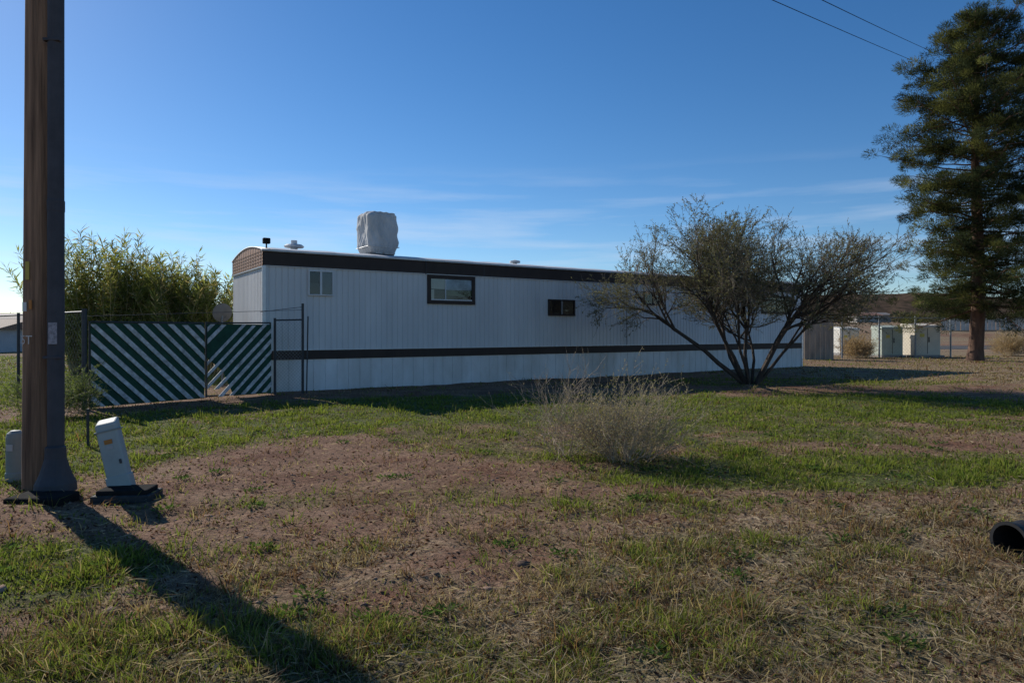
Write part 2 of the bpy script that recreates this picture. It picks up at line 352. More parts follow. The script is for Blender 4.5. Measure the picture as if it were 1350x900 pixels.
# wrapped cooler
import bmesh
from mathutils import noise as mn
bm=bmesh.new(); bmesh.ops.create_cube(bm,size=1); bmesh.ops.subdivide_edges(bm,edges=bm.edges[:],cuts=36,use_grid_fill=True)
def ridge(x,y,z,s): return abs(mn.noise(Vector((x,y,z+s))))
for v in bm.verts:
    p=v.co.copy(); q=p*2; r=(abs(q.x)**11+abs(q.y)**11+abs(q.z)**11)**(1/11); p=p/r
    cx=p.x*.96; cy=p.y*.96; cz=p.z*1.18
    fold=ridge(cx*3.4+cz*1.8+3,cy*3.4-cz*1.5,cz*.9,0)*.8+ridge(cx*8-cz*2,cy*8+cz*3,cz*2,4)*.45
    nn=mn.noise(Vector((cx*1.6,cy*1.6,cz*1.1)))*.06-fold*.085
    if cz<-.36: nn+=-.08*min(1,(-cz-.36)*6)+.05*mn.noise(Vector((cx*13,cy*13,2)))
    dn=Vector((cx,cy,0))
    if dn.length>0: dn.normalize()
    v.co=Vector((cx,cy,cz))+dn*nn*(1 if abs(cz)<.57 else .5)
    if cz>.5: v.co.z+=.04*math.cos(cx*3)*math.cos(cy*3)-.07*abs(mn.noise(Vector((cx*4,cy*4,5))))
me=bpy.data.meshes.new('cooler_tarp'); bm.to_mesh(me); bm.free()
for p in me.polygons: p.use_smooth=True
tarp=M('tarp',(.52,.515,.51),.85,.3,2.5,bump=.6,bscale=6,spec=.15,stretch=(1,1,.5)); me.materials.append(tarp)
co=bpy.data.objects.new('cooler_tarp',me); co.location=(3.5,1.5,4.19); link(co,T)
box('cooler_stand',3.15,3.85,1.15,1.85,3.45,3.63,dsteel,T)
tubeobj('cooler_strap',[(3.04,1.04,3.8,3.96,1.04,3.81,.009,.009),(3.04,1.04,3.8,3.04,1.96,3.8,.009,.009),(3.04,1.96,3.8,3.96,1.96,3.8,.009,.009),(3.96,1.96,3.8,3.96,1.04,3.81,.009,.009)],alum,T)

# satellite dish
D=empty('satellite_dish',(-7.5,17.7,0),math.radians(35))
V=[];Fc=[]
for k in range(6):
    r=.24*k/5
    for i in range(24): t=2*math.pi*i/24; V.append((r*math.cos(t),.9*r*r-.3*r*math.sin(t),r*math.sin(t)+1.93))
for k in range(5):
    for i in range(24): j=(i+1)%24; Fc.append((k*24+i,k*24+j,(k+1)*24+j,(k+1)*24+i))
pyd('reflector',V,Fc,M('dish_grey',(.24,.225,.21),.8,spec=.1),D,True)
tubeobj('mast',[(0,.05,0,0,.05,1.9,.025,.025),(0,.0,1.72,0,-.3,1.82,.012,.012)],steel,D)

# ---------------------------------------------------------------- gate and fences
def clip(poly,x0,x1,z0,z1):
    def cl(P,f):
        out=[]
        for i in range(len(P)):
            a_=P[i];b_=P[(i+1)%len(P)];fa=f(a_);fb=f(b_)
            if fa>=0: out.append(a_)
            if fa*fb<0:
                t=fa/(fa-fb); out.append((a_[0]+t*(b_[0]-a_[0]),a_[1]+t*(b_[1]-a_[1])))
        return out
    for f in (lambda p:p[0]-x0,lambda p:x1-p[0],lambda p:p[1]-z0,lambda p:z1-p[1]):
        poly=cl(poly,f)
        if len(poly)<3: return []
    return poly
wslat=M('white_paint_slat',(.60,.59,.58),.7,.5,9,dirt=(.27,.255,.24),bump=.3)
wgreen=M('green_paint_board',(.014,.065,.038),.7,.4,6,bump=.3)
def slats(name,L_,H_,slope,period,wid,mat,parent,y0,y1,skip=(),z0=0.0,zf=None):
    V=[];Fc=[]; u=-H_*1.3; k=0
    while u<L_+H_*1.3:
        j=random.uniform(-.02,.02); w_=wid*random.uniform(.8,1.12)
        if slope<0: P=[(u+j,H_),(u+w_+j,H_),(u+w_+H_*1.02,0),(u+H_*1.02,0)]
        else: P=[(u,0),(u+w_,0),(u+w_+H_*1.02+j,H_),(u+H_*1.02+j,H_)]
        if k not in skip:
            Q=clip(P,0,L_,(z0 if zf is None else zf(u))+random.uniform(0,.03),H_-random.uniform(0,.03))
            if Q:
                b0=len(V); n=len(Q); dy=random.uniform(0,.006)
                V+=[(p[0],y0-dy,p[1]) for p in Q]+[(p[0],y1-dy,p[1]) for p in Q]
                Fc.append(tuple(range(b0,b0+n))); Fc.append(tuple(range(b0+2*n-1,b0+n-1,-1)))
                for i in range(n): Fc.append((b0+i,b0+(i+1)%n,b0+n+(i+1)%n,b0+n+i))
        u+=period; k+=1
    return pyd(name,V,Fc,mat,parent)
def gatepos(p,q): return math.atan2(q[1]-p[1],q[0]-p[0]), math.hypot(q[0]-p[0],q[1]-p[1])
def chain(name,p,q,h,parent,pitch=.07,w=.0035,z0=.05):
    L_=math.dist(p,q); ux,uy=(q[0]-p[0])/L_,(q[1]-p[1])/L_; V=[];Fc=[]
    u=-h
    while u<L_:
        for s in (1,-1):
            a_=(u,z0) if s>0 else (u,h); b_=(u+h-z0,h) if s>0 else (u+h-z0,z0)
            P=clip([(a_[0],a_[1]),(a_[0]+w*1.4,a_[1]),(b_[0]+w*1.4,b_[1]),(b_[0],b_[1])],0,L_,z0,h)
            if P:
                b0=len(V)
                V+=[(p[0]+ux*c[0]+(-uy)*.002*s,p[1]+uy*c[0]+ux*.002*s,c[1]) for c in P]; Fc.append(tuple(range(b0,b0+len(P))))
        u+=pitch
    return pyd(name,V,Fc,steel,parent)
G=empty('painted_gate',(-7.77,12.6,0.04),gatepos((-7.77,12.6),(-6.46,14.4))[0])
L1=2.2; H1=1.56
box('board',0,L1,.01,.03,.0,H1,wgreen,G); slats('white_slats',L1,H1,-1,.285,.125,wslat,G,-.012,.008)
tubeobj('frame',[(0,.05,0,0,.05,H1+.03,.02,.02),(L1,.05,0,L1,.05,H1+.03,.02,.02),(0,.05,H1+.02,L1,.05,H1+.02,.02,.02),(0,.05,.03,L1,.05,.03,.02,.02)],dsteel,G)
G2=empty('painted_gate',(-6.44,14.43,0.04),gatepos((-6.44,14.43),(-5.49,15.6))[0])
L2=1.5
pyd('board',[(0,.012,.85),(.35,.012,.55),(.6,.012,0),(L2,.012,0),(L2,.012,H1),(0,.012,H1)],[(0,1,2,3,4,5)],wgreen,G2).modifiers.new('s','SOLIDIFY').thickness=.015
slats('white_slats',L2,H1,1,.25,.10,wslat,G2,-.012,.005,skip=(4,),zf=lambda u:.0 if u>.1 else random.uniform(0,.35))
tubeobj('frame',[(0,.05,0,0,.05,H1+.05,.02,.02),(L2,.05,0,L2,.05,H1+.05,.02,.02),(0,.05,H1+.02,L2,.05,H1+.04,.02,.02),(0,.05,.03,L2,.05,.03,.02,.02)],dsteel,G2)
FE=empty('chain_link_fence')
chain('mesh_side',(-5.44,15.66),(-4.92,16.05),1.75,FE,pitch=.08)
tubeobj('posts',[(-5.44,15.66,-.1,-5.44,15.66,1.75,.03,.03),(-4.92,16.05,-.1,-4.92,16.05,2.1,.03,.03),(-4.80,15.95,0,-4.78,16.0,1.8,.016,.016),(-5.44,15.66,1.7,-4.92,16.05,1.72,.018,.018),
  (-7.83,12.5,-.1,-7.83,12.5,1.86,.045,.045),(-7.83,12.5,1.8,-16.5,19.5,1.8,.018,.018),(-10.7,14.8,-.1,-10.7,14.8,1.85,.03,.03),(-13.6,17.15,-.1,-13.6,17.15,1.85,.03,.03),(-16.5,19.5,-.1,-16.5,19.5,1.85,.03,.03),
  (-5.9,16.0,1.9,-4.92,16.05,2.02,.006,.006),(-7.83,12.5,1.72,-4.92,16.05,1.95,.005,.005)],dsteel,FE,8)
chain('mesh_left',(-7.83,12.5),(-16.5,19.5),1.8,FE,pitch=.14,w=.003)
FR=empty('chain_link_fence')
chain('mesh',(15.6,36.5),(24.8,38.6),2.15,FR,pitch=.2,w=.006)
sg=[(15.6+9.2*i/4,36.5+2.1*i/4,-.1,15.6+9.2*i/4,36.5+2.1*i/4,2.3,.045,.045) for i in range(5)]+[(15.6,36.5,2.2,24.8,38.6,2.2,.03,.03)]
tubeobj('posts',sg,steel,FR,8)
WF=empty('wooden_fence'); wood2=M('weathered_boards',(.34,.27,.21),.9,.35,3,stretch=(1,1,.3),bump=.3)
for i in range(11):
    x=15.0+i*.145; box('board_%d'%i,x,x+.135,35.0+.004*(i%2)+i*.02,35.03+i*.02,0,2.1+.03*random.random(),wood2,WF)
box('rail',15.0,16.6,35.31,35.36,1.6,1.7,wood2,WF)

# ---------------------------------------------------------------- utility pole
P=empty('utility_pole')
wood=M('pole_wood',(.34,.20,.12),.9,.6,5,bump=.9,bscale=14,stretch=(3,3,.12),dirt=(.06,.036,.025))
V=[];Fc=[];n=28; px,py_=-4.27,6.2
hs=[-.3,0,.5,1,2,3,4,5,6,7,8,9,10]
for k,z in enumerate(hs):
    r=.152-.003*z
    for i in range(n):
        t=2*math.pi*i/n; rr=r*(1+.012*math.sin(i*5.3)+.01*math.sin(i*2.1+z*.3)); V.append((px+rr*math.cos(t)+.004*z,py_+rr*math.sin(t),z))
for k in range(len(hs)-1):
    for i in range(n): j=(i+1)%n; Fc.append((k*n+i,k*n+j,(k+1)*n+j,(k+1)*n+i))
pyd('wood_shaft',V,Fc,wood,P,True)
grey=M('riser_grey',(.07,.07,.078),.7,.25,6,spec=.2)
cx,cy=-4.055,6.07
lathe('riser_guard',[(.066,.3),(.066,2.5),(.069,2.51),(.069,2.6),(.064,2.61),(.064,8.5),(.0,8.52)],grey,P,(cx,cy,0))
for i,z in enumerate((1.2,4.0)): box('riser_strap_%d'%i,cx-.075,cx+.07,cy-.068,cy-.02,z,z+.025,grey,P,.004)
lathe('riser_boot',[(.165,.03),(.16,.1),(.125,.18),(.10,.26),(.085,.32),(.08,.42),(.0665,.43)],grey,P,(cx+.01,cy-.02,0))
box('base_slab',-4.20,-3.74,5.62,5.92,-.03,.065,black,P,.02)
box('tag_yellow',-4.31,-4.275,6.043,6.048,1.9,2.06,M('yellow_tag',(.5,.38,.08),.6),P); box('tag_lower',-4.335,-4.30,6.043,6.05,1.62,1.70,M('white_tag',(.6,.6,.58),.6),P)
box('tag_orange',-4.275,-4.25,6.038,6.043,1.64,1.72,M('orange_tag',(.5,.2,.05),.6),P)
box('sticker',cx-.02,cx+.055,cy-.074,cy-.067,1.33,1.52,M('sticker_paper',(.35,.33,.35),.8,.6,30),P)
cu=bpy.data.curves.new('stencil','FONT'); cu.body='25T'; cu.size=.11; cu.align_x='CENTER'; to=bpy.data.objects.new('tmp',cu); link(to)
bpy.context.view_layer.update(); dg=bpy.context.evaluated_depsgraph_get(); me=bpy.data.meshes.new_from_object(to.evaluated_get(dg)); bpy.data.objects.remove(to)
for v in me.vertices:
    ang=-math.pi/2-.45+v.co.x/.155; v.co=Vector((px+.1575*math.cos(ang)+.005,py_+.1575*math.sin(ang),1.33+v.co.y))
me.materials.clear(); me.materials.append(M('stencil_paint',(.6,.55,.5),.8)); link(bpy.data.objects.new('stencil_number',me),P)

pg=M('pedestal_green',(.25,.27,.25),.6,.15,4); pb=M('pedestal_light',(.36,.39,.37),.6,.15,5,bump=.1)
E=empty('utility_pedestal',(-3.50,6.12,.06)); E.rotation_euler=(math.radians(-3),math.radians(-13),math.radians(12))
def cab(nm,w,dp,h,mat,par,bev=.02):
    V=[(-w,-dp,0),(w,-dp,0),(w,dp,0),(-w,dp,0),(-w*.97,-dp*.97,h-.05),(w*.97,-dp*.97,h-.05),(w*.97,dp*.97,h),(-w*.97,dp*.97,h)]
    F_=[(0,3,2,1),(4,5,6,7),(0,1,5,4),(1,2,6,5),(2,3,7,6),(3,0,4,7)]
    o=pyd(nm,V,F_,mat,par); m=o.modifiers.new('b','BEVEL'); m.width=bev; m.segments=3; return o
cab('cover',.092,.06,.62,pb,E); box('skirt',-.098,.098,-.066,.066,-.04,.10,pb,E,.01); box('cap',-.1,.1,-.067,.067,.50,.515,pg,E,.004)
box('warning_label',-.035,.03,-.0665,-.0625,.39,.43,M('orange_label',(.45,.18,.04),.5),E); box('label_white',-.03,.025,-.0665,-.0625,.345,.375,M('white_label',(.45,.45,.45),.5),E)
box('lock',.05,.07,-.072,-.06,.2,.24,dsteel,E,.004)
E=empty('ground_vault_lid',(-3.36,5.98,.0),math.radians(6)); box('lid',-.22,.2,-.12,.13,.02,.075,black,E,.012); box('rim',-.25,.23,-.15,.16,-.03,.035,M('vault_rim',(.05,.05,.05),.8,.4,20,bump=.4),E,.01)
E=empty('utility_pedestal',(-4.80,6.6,0)); lathe('cover',[(.085,0),(.085,.08),(.078,.09),(.078,.42),(.07,.46),(.04,.485),(0,.49)],pg,E,(0,0,0)); box('label',-.03,.03,-.084,-.078,.3,.36,M('lbl',(.5,.5,.5),.5),E)
E=empty('marker_stake',(-5.28,8.5,0)); box('stake',-.012,.012,-.012,.012,-.05,.48,dsteel,E)

E=empty('culvert_pipe',(3.19,4.38,.09)); E.rotation_euler=(0,0,math.radians(18))
V=[];Fc=[];n=28; prof=[]
for i in range(70): prof.append((.03*i,.12+.007*math.sin(i*1.6)))
prof=[(0.0,.108),(0.0,.13)]+prof[1:]
inn=[(.9,.10),(0.0,.108)]
for (xx,r) in inn+prof:
    for i in range(n): t=2*math.pi*i/n; V.append((xx,r*math.cos(t),r*math.sin(t)))
for k in range(len(inn+prof)-1):
    for i in range(n): j=(i+1)%n; Fc.append((k*n+i,k*n+j,(k+1)*n+j,(k+1)*n+i))
pyd('corrugated_pipe',V,Fc,M('black_pipe',(.02,.02,.022),.6,.4,10),E,False)

def cabinet(x,y,w,h,c,rz_=.1):
    E=empty('utility_cabinet',(x,y,0),rz_); m=M('cabinet_paint',c,.6,.15,2)
    box('pad',-w*.58,w*.58,-w*.5,w*.5,-.05,.12,M('concrete_pad',(.3,.28,.26),.9,.3,8),E,.02)
    box('body',-w/2,w/2,-w*.38,w*.38,.12,h*.9,m,E,.02); V=[(-w*.52,-w*.41,h*.88),(w*.52,-w*.41,h*.88),(w*.52,w*.41,h*.88),(-w*.52,w*.41,h*.88),(-w*.5,-w*.36,h*.94),(w*.5,-w*.36,h*.94),(w*.5,w*.36,h),(-w*.5,w*.36,h)]
    pyd('lid',V,[(0,3,2,1),(4,5,6,7),(0,1,5,4),(1,2,6,5),(2,3,7,6),(3,0,4,7)],m,E)
    box('door_seam',-.015,.015,-w*.38-.006,-w*.38+.01,.2,h*.86,dsteel,E); box('handle',.06,.1,-w*.38-.04,-w*.38-.002,h*.45,h*.6,dsteel,E); box('label',-w*.3,-w*.12,-w*.38-.006,-w*.38-.001,h*.6,h*.7,M('lb',(.6,.5,.1),.5),E)
cabinet(20.6,42.2,1.25,1.75,(.66,.63,.55)); cabinet(21.2,38.6,1.25,1.8,(.42,.46,.38)); cabinet(23.2,38.8,1.55,1.9,(.66,.58,.46))

# ---------------------------------------------------------------- plants
def pathpts(p,d,L,nseg,jit,up,r0,r1,segs,rnd):
    pts=[np.array(p,float)]; d=np.array(d,float)
    for i in range(nseg):
        d=d+rnd.normal(size=3)*jit+np.array([0,0,up]); d/=np.linalg.norm(d)
        q=pts[-1]+d*L/nseg
        ra=r0+(r1-r0)*i/nseg; rb=r0+(r1-r0)*(i+1)/nseg
        segs.append((*pts[-1],*q,ra,rb)); pts.append(q)
    return pts,d
def grow(p,d,L,r,lvl,cfg,segs,leaves,rnd):
    c=cfg[lvl]; pts,de=pathpts(p,d,L,c['n'],c['j'],c['up'],r,r*c['tap'],segs,rnd)
    if c.get('leaf'):
        for q0,q1 in zip(pts[:-1],pts[1:]):
            for _ in range(c['leaf']): 
                t=rnd.random(); leaves.append((*(q0+(q1-q0)*t),*(de+rnd.normal(size=3)*.9)))
    if lvl+1>=len(cfg): return
    for k in range(c['kids']):
        t=c['t0']+(1-c['t0'])*((k+rnd.random())/c['kids']) if k<c['kids']-1 else 1.0
        f=t*(len(pts)-1); i=min(int(f),len(pts)-2); q=pts[i]+(pts[i+1]-pts[i])*(f-i)
        base=pts[i+1]-pts[i]; base=base/np.linalg.norm(base)
        v=rnd.normal(size=3); v-=base*v.dot(base); v/=np.linalg.norm(v)
        a_=c['ang']*rnd.uniform(.6,1.3) if k<c['kids']-1 else c['ang']*.4
        nd=base*math.cos(a_)+v*math.sin(a_)
        cn=cfg[lvl+1]; env=cfg[0].get('env')
        Lk=cn['L']*rnd.uniform(.65,1.25)
        if env is not None and not env(q+nd*Lk*.8): 
            Lk*=.45
            if not env(q+nd*Lk*.5): continue
        grow(q,nd,Lk,max(.002,r*(1+(c['tap']-1)*t)*c['rk']),lvl+1,cfg,segs,leaves,rnd)
def mesquite():
    rnd=np.random.default_rng(14); B=np.array([6.39,18.25,0.0]); B[2]=float(hgt(B[0],B[1]))-.05
    def env(p):
        x=(p[0]-B[0]+.35)/4.5; y=(p[1]-B[1])/3.4; z=p[2]
        top=4.5-1.3*abs(x)**2.2+.35*math.sin(p[0]*2.1+p[1]*.7)
        bot=1.5+.35*math.sin(p[0]*1.7)+.5*max(0,.4-abs(x))
        return x*x+y*y<1 and bot<z<top
    cfg=[dict(n=6,j=.10,up=.03,tap=.55,kids=6,t0=.5,ang=.6,rk=.78,L=2,env=env),
         dict(n=5,j=.15,up=.04,tap=.5,kids=7,t0=.25,ang=.65,rk=.70,L=1.6),
         dict(n=4,j=.18,up=.04,tap=.45,kids=6,t0=.2,ang=.65,rk=.62,L=1.0),
         dict(n=3,j=.2,up=.03,tap=.4,kids=5,t0=.2,ang=.6,rk=.65,L=.6,leaf=2),
         dict(n=2,j=.2,up=.02,tap=.4,L=.34,kids=0,leaf=6)]
    segs=[];lv=[]
    for k,(az,el,L,r) in enumerate([(176,43,3.0,.07),(195,58,2.7,.06),(105,66,2.8,.06),(12,54,2.6,.07),(335,68,2.8,.06),(150,54,2.6,.05),(358,42,2.4,.05),(238,48,2.3,.045),(60,55,2.3,.045)]):
        a1=math.radians(az);e=math.radians(el)
        grow(B+np.array([math.cos(a1)*.12,math.sin(a1)*.12,0]),(math.cos(a1)*math.cos(e),math.sin(a1)*math.cos(e),math.sin(e)),L,r,0,cfg,segs,lv,rnd)
    E=empty('mesquite_tree')
    S=np.array(segs); thick=S[:,6]>.012
    S[:,6:8]=np.maximum(S[:,6:8],.0032)
    tubeobj('trunks',S[thick],bark,E,8); tubeobj('twigs',S[~thick],twig,E,3)
    l=np.array(lv)
    dens=.26+.5*sm(.42,.62,fbm(l[:,0]*1.3,l[:,2]*1.6+l[:,1]*.8,79,3)); keep=rng.random(len(l))<dens; l=l[keep]
    V,F=cards(l[:,:3],l[:,3:],rng.uniform(.045,.09,len(l)),rng.uniform(.013,.024,len(l)),3)
    cl=fbm(l[:,0]*1.5,l[:,2]*1.5+l[:,1],77,3)[:,None]
    c=(np.array([.11,.12,.055])*(1-cl)+np.array([.25,.23,.125])*cl)*rng.uniform(.6,1.3,(len(l),1))
    big('foliage',V,F,leaf,np.repeat(c,4,0),E); print('mesquite',len(segs),len(l))
mesquite()
def shrub(name,B,nst,h,spread,col,lw,seed,twm,lf=3,el0=22,sr=1.0):
    rnd=np.random.default_rng(seed); B=np.array(B,float); B[2]=float(hgt(B[0],B[1]))-.02
    cfg=[dict(n=4,j=.15,up=.05,tap=.5,kids=6,t0=.2,ang=.6,rk=.7,L=1),
         dict(n=3,j=.2,up=.03,tap=.5,kids=5,t0=.2,ang=.7,rk=.7,L=h*.4,leaf=1),
         dict(n=2,j=.2,up=.02,tap=.5,kids=0,L=h*.2,leaf=lf)]
    segs=[];lv=[]
    for k in range(nst):
        a1=rnd.uniform(0,6.28);e=math.radians(rnd.uniform(el0,85)); L=h*rnd.uniform(.5,.95)
        grow(B+np.array([math.cos(a1),math.sin(a1),0])*spread*rnd.random(),(math.cos(a1)*math.cos(e),math.sin(a1)*math.cos(e),math.sin(e)),L,.0045*h/.8*sr,0,cfg,segs,lv,rnd)
    E=empty(name); tubeobj('stems',np.array(segs),twm,E,3); l=np.array(lv)
    V,F=cards(l[:,:3],l[:,3:],rng.uniform(.6,1.4,len(l))*lw*2.2,rng.uniform(.6,1.4,len(l))*lw*.6,3)
    big('foliage',V,F,leaf,np.repeat(np.array(col)*rng.uniform(.5,1.4,(len(l),1)),4,0),E)
stem=M('shrub_stem',(.48,.38,.28),.9,.4,8)
shrub('dry_shrub',(1.28,7.75,0),62,.86,.28,(.34,.30,.16),.012,5,stem,3,sr=1.15)
shrub('dry_shrub',(.60,8.0,0),18,.95,.15,(.3,.26,.15),.008,6,stem,1)
shrub('dry_shrub',(19.0,37.6,0),60,1.1,.3,(.42,.30,.16),.03,7,stem,4)
shrub('dry_shrub',(29.6,40.5,0),60,1.3,.5,(.42,.31,.17),.03,8,stem,4)
shrub('roadside_shrub',(-7.6,11.4,0),30,.7,.3,(.14,.18,.06),.02,9,stem,5)
def weeds():
    n=90; x,y=scatter(n,3.0,10); x=np.append(x,[1.02,1.15,1.08,-5,-4.6]); y=np.append(y,[5.75,5.85,5.8,7.5,7.0]); P=[];D=[];
    for a_,b_ in zip(x,y):
        k=60
        az=rng.uniform(0,6.28,k); r=rng.uniform(0,.09,k); P.append(np.stack([a_+r*np.cos(az),b_+r*np.sin(az),hgt(a_+r*np.cos(az),b_+r*np.sin(az))+rng.uniform(0,.03,k)],1)); D.append(np.stack([np.cos(az),np.sin(az),rng.uniform(.2,1,k)],1))
    P=np.concatenate(P);D=np.concatenate(D); V,F=cards(P,D,rng.uniform(.02,.045,len(P)),rng.uniform(.010,.018,len(P)),8)
    big('weeds',V,F,grassm,np.repeat(np.array([.07,.11,.035])*rng.uniform(.6,1.5,(len(P),1)),4,0))
weeds()

def pine(name,B,H,envp,seed):
    rnd=np.random.default_rng(seed); B=np.array(B,float); zs=[e[0] for e in envp]; rs=[e[1] for e in envp]
    E=empty(name); segs=[];P=[];D=[];C=[]
    tp=[B+np.array([.12*math.sin(z*.5),.1*math.cos(z*.4),z]) for z in np.linspace(-.2,H-.3,24)]
    for i in range(23):
        r0=.34*(1-i/23)**.8+.02; r1=.34*(1-(i+1)/23)**.8+.02
        if i==0: r0=.46
        segs.append((*tp[i],*tp[i+1],r0,r1))
    az=0; NB=215
    for k in range(NB):
        f=(k+rnd.random())/NB; z=2.6+(H-3.3)*f; az+=2.4+rnd.uniform(-.5,.5)
        R=np.interp(z,zs,rs)*rnd.uniform(.62,1.06)
        lob=.5+.5*math.sin(az*2+z*1.1); R*=.76+.3*lob
        e=math.radians(-16+36*f+rnd.uniform(-10,10)); st=np.array([B[0]+.12*math.sin(z*.5),B[1]+.1*math.cos(z*.4),z])
        d=np.array([math.cos(az)*math.cos(e),math.sin(az)*math.cos(e),math.sin(e)]); pts,_=pathpts(st,d,R,6,.08,.035,.05*(1-f*.6)+.01,.012,segs,rnd)
        nc=max(3,int(R*2.7)); shade=rnd.uniform(.6,1.25)
        for c in range(nc):
            t=.33+.67*(c+rnd.random())/nc; ff=t*6; i=min(int(ff),5); q=pts[i]+(pts[i+1]-pts[i])*(ff-i)
            sd=rnd.normal(size=3)*np.array([.42,.42,.2])*min(1,R/2.5); cc=q+sd; segs.append((*q,*cc,.012,.006))
            m=185; rad=rnd.uniform(.24,.48)
            u=norm(rnd.normal(size=(m,3))); pp=cc+u*rad*(rnd.random((m,1))**.5)*np.array([1,1,.6])
            P.append(pp); D.append(u*.8+d*.5+np.array([0,0,.45])+rnd.normal(size=(m,3))*.3)
            base=np.array([.050,.064,.032])*shade*rnd.uniform(.7,1.3); yel=rnd.random()<.35
            if yel: base=base*np.array([2.3,1.9,1.3])
            C.append(np.tile(base,(m,1))*rnd.uniform(.7,1.3,(m,1)))
    P=np.concatenate(P);D=np.concatenate(D);C=np.concatenate(C)
    tubeobj('trunk_and_branches',np.array(segs),barkp,E,7)
    V,F=cards(P,D,rnd.uniform(.12,.24,len(P)),rnd.uniform(.018,.028,len(P)),4); big('foliage',V,F,leaf,np.repeat(C,4,0),E); print('pine',len(P))
pine('pine_tree',(23.15,34.0,0),17.7,[(2.4,3.0),(3.4,3.7),(6.6,3.8),(8.5,4.2),(10.8,4.8),(12.5,4.5),(14,3.6),(15.5,2.6),(16.6,1.7),(17.6,.6)],21)

def cane(name,clumps,seed):
    rnd=np.random.default_rng(seed); E=empty(name); segs=[];P=[];D=[];C=[]
    for (cx,cy,rad,h,n) in clumps:
        for k in range(n):
            a1=rnd.uniform(0,6.28); r=rad*rnd.random()**.5; b=np.array([cx+r*math.cos(a1),cy+r*math.sin(a1)*.7,0]); hh=h*rnd.uniform(.6,1.06)*(1-.22*r/rad)
            d=np.array([math.cos(a1)*.22*r/rad,math.sin(a1)*.2*r/rad,1.])+rnd.normal(size=3)*.08
            pts,_=pathpts(b,d,hh,6,.07,-.012,.018,.005,segs,rnd); sh=rnd.uniform(.5,1.4)
            m=78; t=rnd.uniform(.12,1,m)**.7*6; i=np.minimum(t.astype(int),5); pt=np.array(pts); q=pt[i]+(pt[i+1]-pt[i])*(t-i)[:,None]
            az=rnd.uniform(0,6.28,m); P.append(q); D.append(np.stack([np.cos(az),np.sin(az),rnd.uniform(-.3,1.9,m)],1))
            dry=rnd.random((m,1))<.2
            C.append(np.where(dry,np.array([[.38,.31,.16]]),np.array([[.20,.22,.065]]))*sh*rnd.uniform(.7,1.2,(m,1)))
    P=np.concatenate(P);D=np.concatenate(D);C=np.concatenate(C); tubeobj('canes',np.array(segs),M('cane',(.3,.26,.13),.7),E,4)
    V,F=cards(P,D,rnd.uniform(.2,.42,len(P)),rnd.uniform(.028,.045,len(P)),4); big('foliage',V,F,leafmat('cane_leaf',.5,(1.5,1.45,.9)),np.repeat(C,4,0),E)
cane('giant_cane_thicket',[(-14.1,24,1.3,5.2,210),(-12.1,24.3,1.2,4.4,180),(-11.1,24,.9,3.8,110),(-15.6,24.6,.5,4.1,16),(-13,24,2.4,2.3,150)],31)

def distant():
    rnd=np.random.default_rng(55); P=[];C=[];D=[]
    spots=[]
    for k in range(170):
        y=rnd.uniform(120,300); side=rnd.random(); kx=rnd.uniform(.40,.9) if side<.65 else rnd.uniform(-.9,-.5); spots.append((kx*y,y,rnd.uniform(.7,1.9)))
    for (x,y,r) in spots:
        m=120; u=norm(rnd.normal(size=(m,3)))*rnd.random((m,1))**.4; z=float(hgt(x,y)); P.append(np.array([x,y,z+r*.6])+u*r*np.array([1.3,1,.9])); D.append(u+rnd.normal(size=(m,3))*.5)
        C.append(np.tile(np.array([.07,.068,.04])*rnd.uniform(.6,1.4),(m,1))*rnd.uniform(.7,1.3,(m,1)))
    P=np.concatenate(P);D=np.concatenate(D);C=np.concatenate(C); V,F=cards(P,D,rnd.uniform(.5,.9,len(P)),rnd.uniform(.3,.5,len(P)),4); big('distant_trees',V,F,leaf,np.repeat(C,4,0))
distant()
def hills():
    ks=np.linspace(-1.7,1.7,420); ds=np.linspace(0,1,22)
    V=np.zeros((len(ks),len(ds),3))
    for i,k in enumerate(ks):
        top=13.5+13.5*float(sm(.15,.42,k))-3.5*float(sm(.58,.74,k))-2*float(sm(-.62,-.8,k))+3.2*(float(fbm(k*9,3.3,71,4))-.5)*2
        for j,dd in enumerate(ds):
            y=340+dd*170; s=math.sin(min(1,dd*1.5)*math.pi/2); z=4+(top-4)*s+2.4*(float(fbm(k*26,dd*7,72,4))-.5)*(1-s*.5)
            if dd>.7: z-= (dd-.7)*40
            if j==0: z=-2
            V[i,j]=(k*y,y,z)
    idx=np.arange(V.shape[0]*V.shape[1]).reshape(V.shape[:2]); F=np.stack([idx[:-1,:-1],idx[1:,:-1],idx[1:,1:],idx[:-1,1:]],-1).reshape(-1,4)
    big('hills',V.reshape(-1,3),F,M('hill_scrub',(.12,.078,.055),.95,.5,.25,dirt=(.03,.03,.02),spec=0),smooth=True)
hills()
def strip(name,y0,y1,z,mat,parent=None):
    V=[];Fc=[]
    for x in xs_: V+= [(x,y0+.08*(x-40),z),(x,y1+.08*(x-40),z)]
    for i in range(len(xs_)-1): Fc.append((2*i,2*i+2,2*i+3,2*i+1))
    return pyd(name,V,Fc,mat,parent)
R_=empty('road')
xs_=np.linspace(26,150,30)
strip('asphalt',56,68,.03,M('asphalt',(.06,.058,.06),.9,.2,2),R_); strip('edge_line',56.4,56.6,.04,M('paint',(.6,.6,.58),.7),R_); strip('centre_line',61.9,62.1,.04,M('paint_y',(.55,.4,.08),.7),R_)
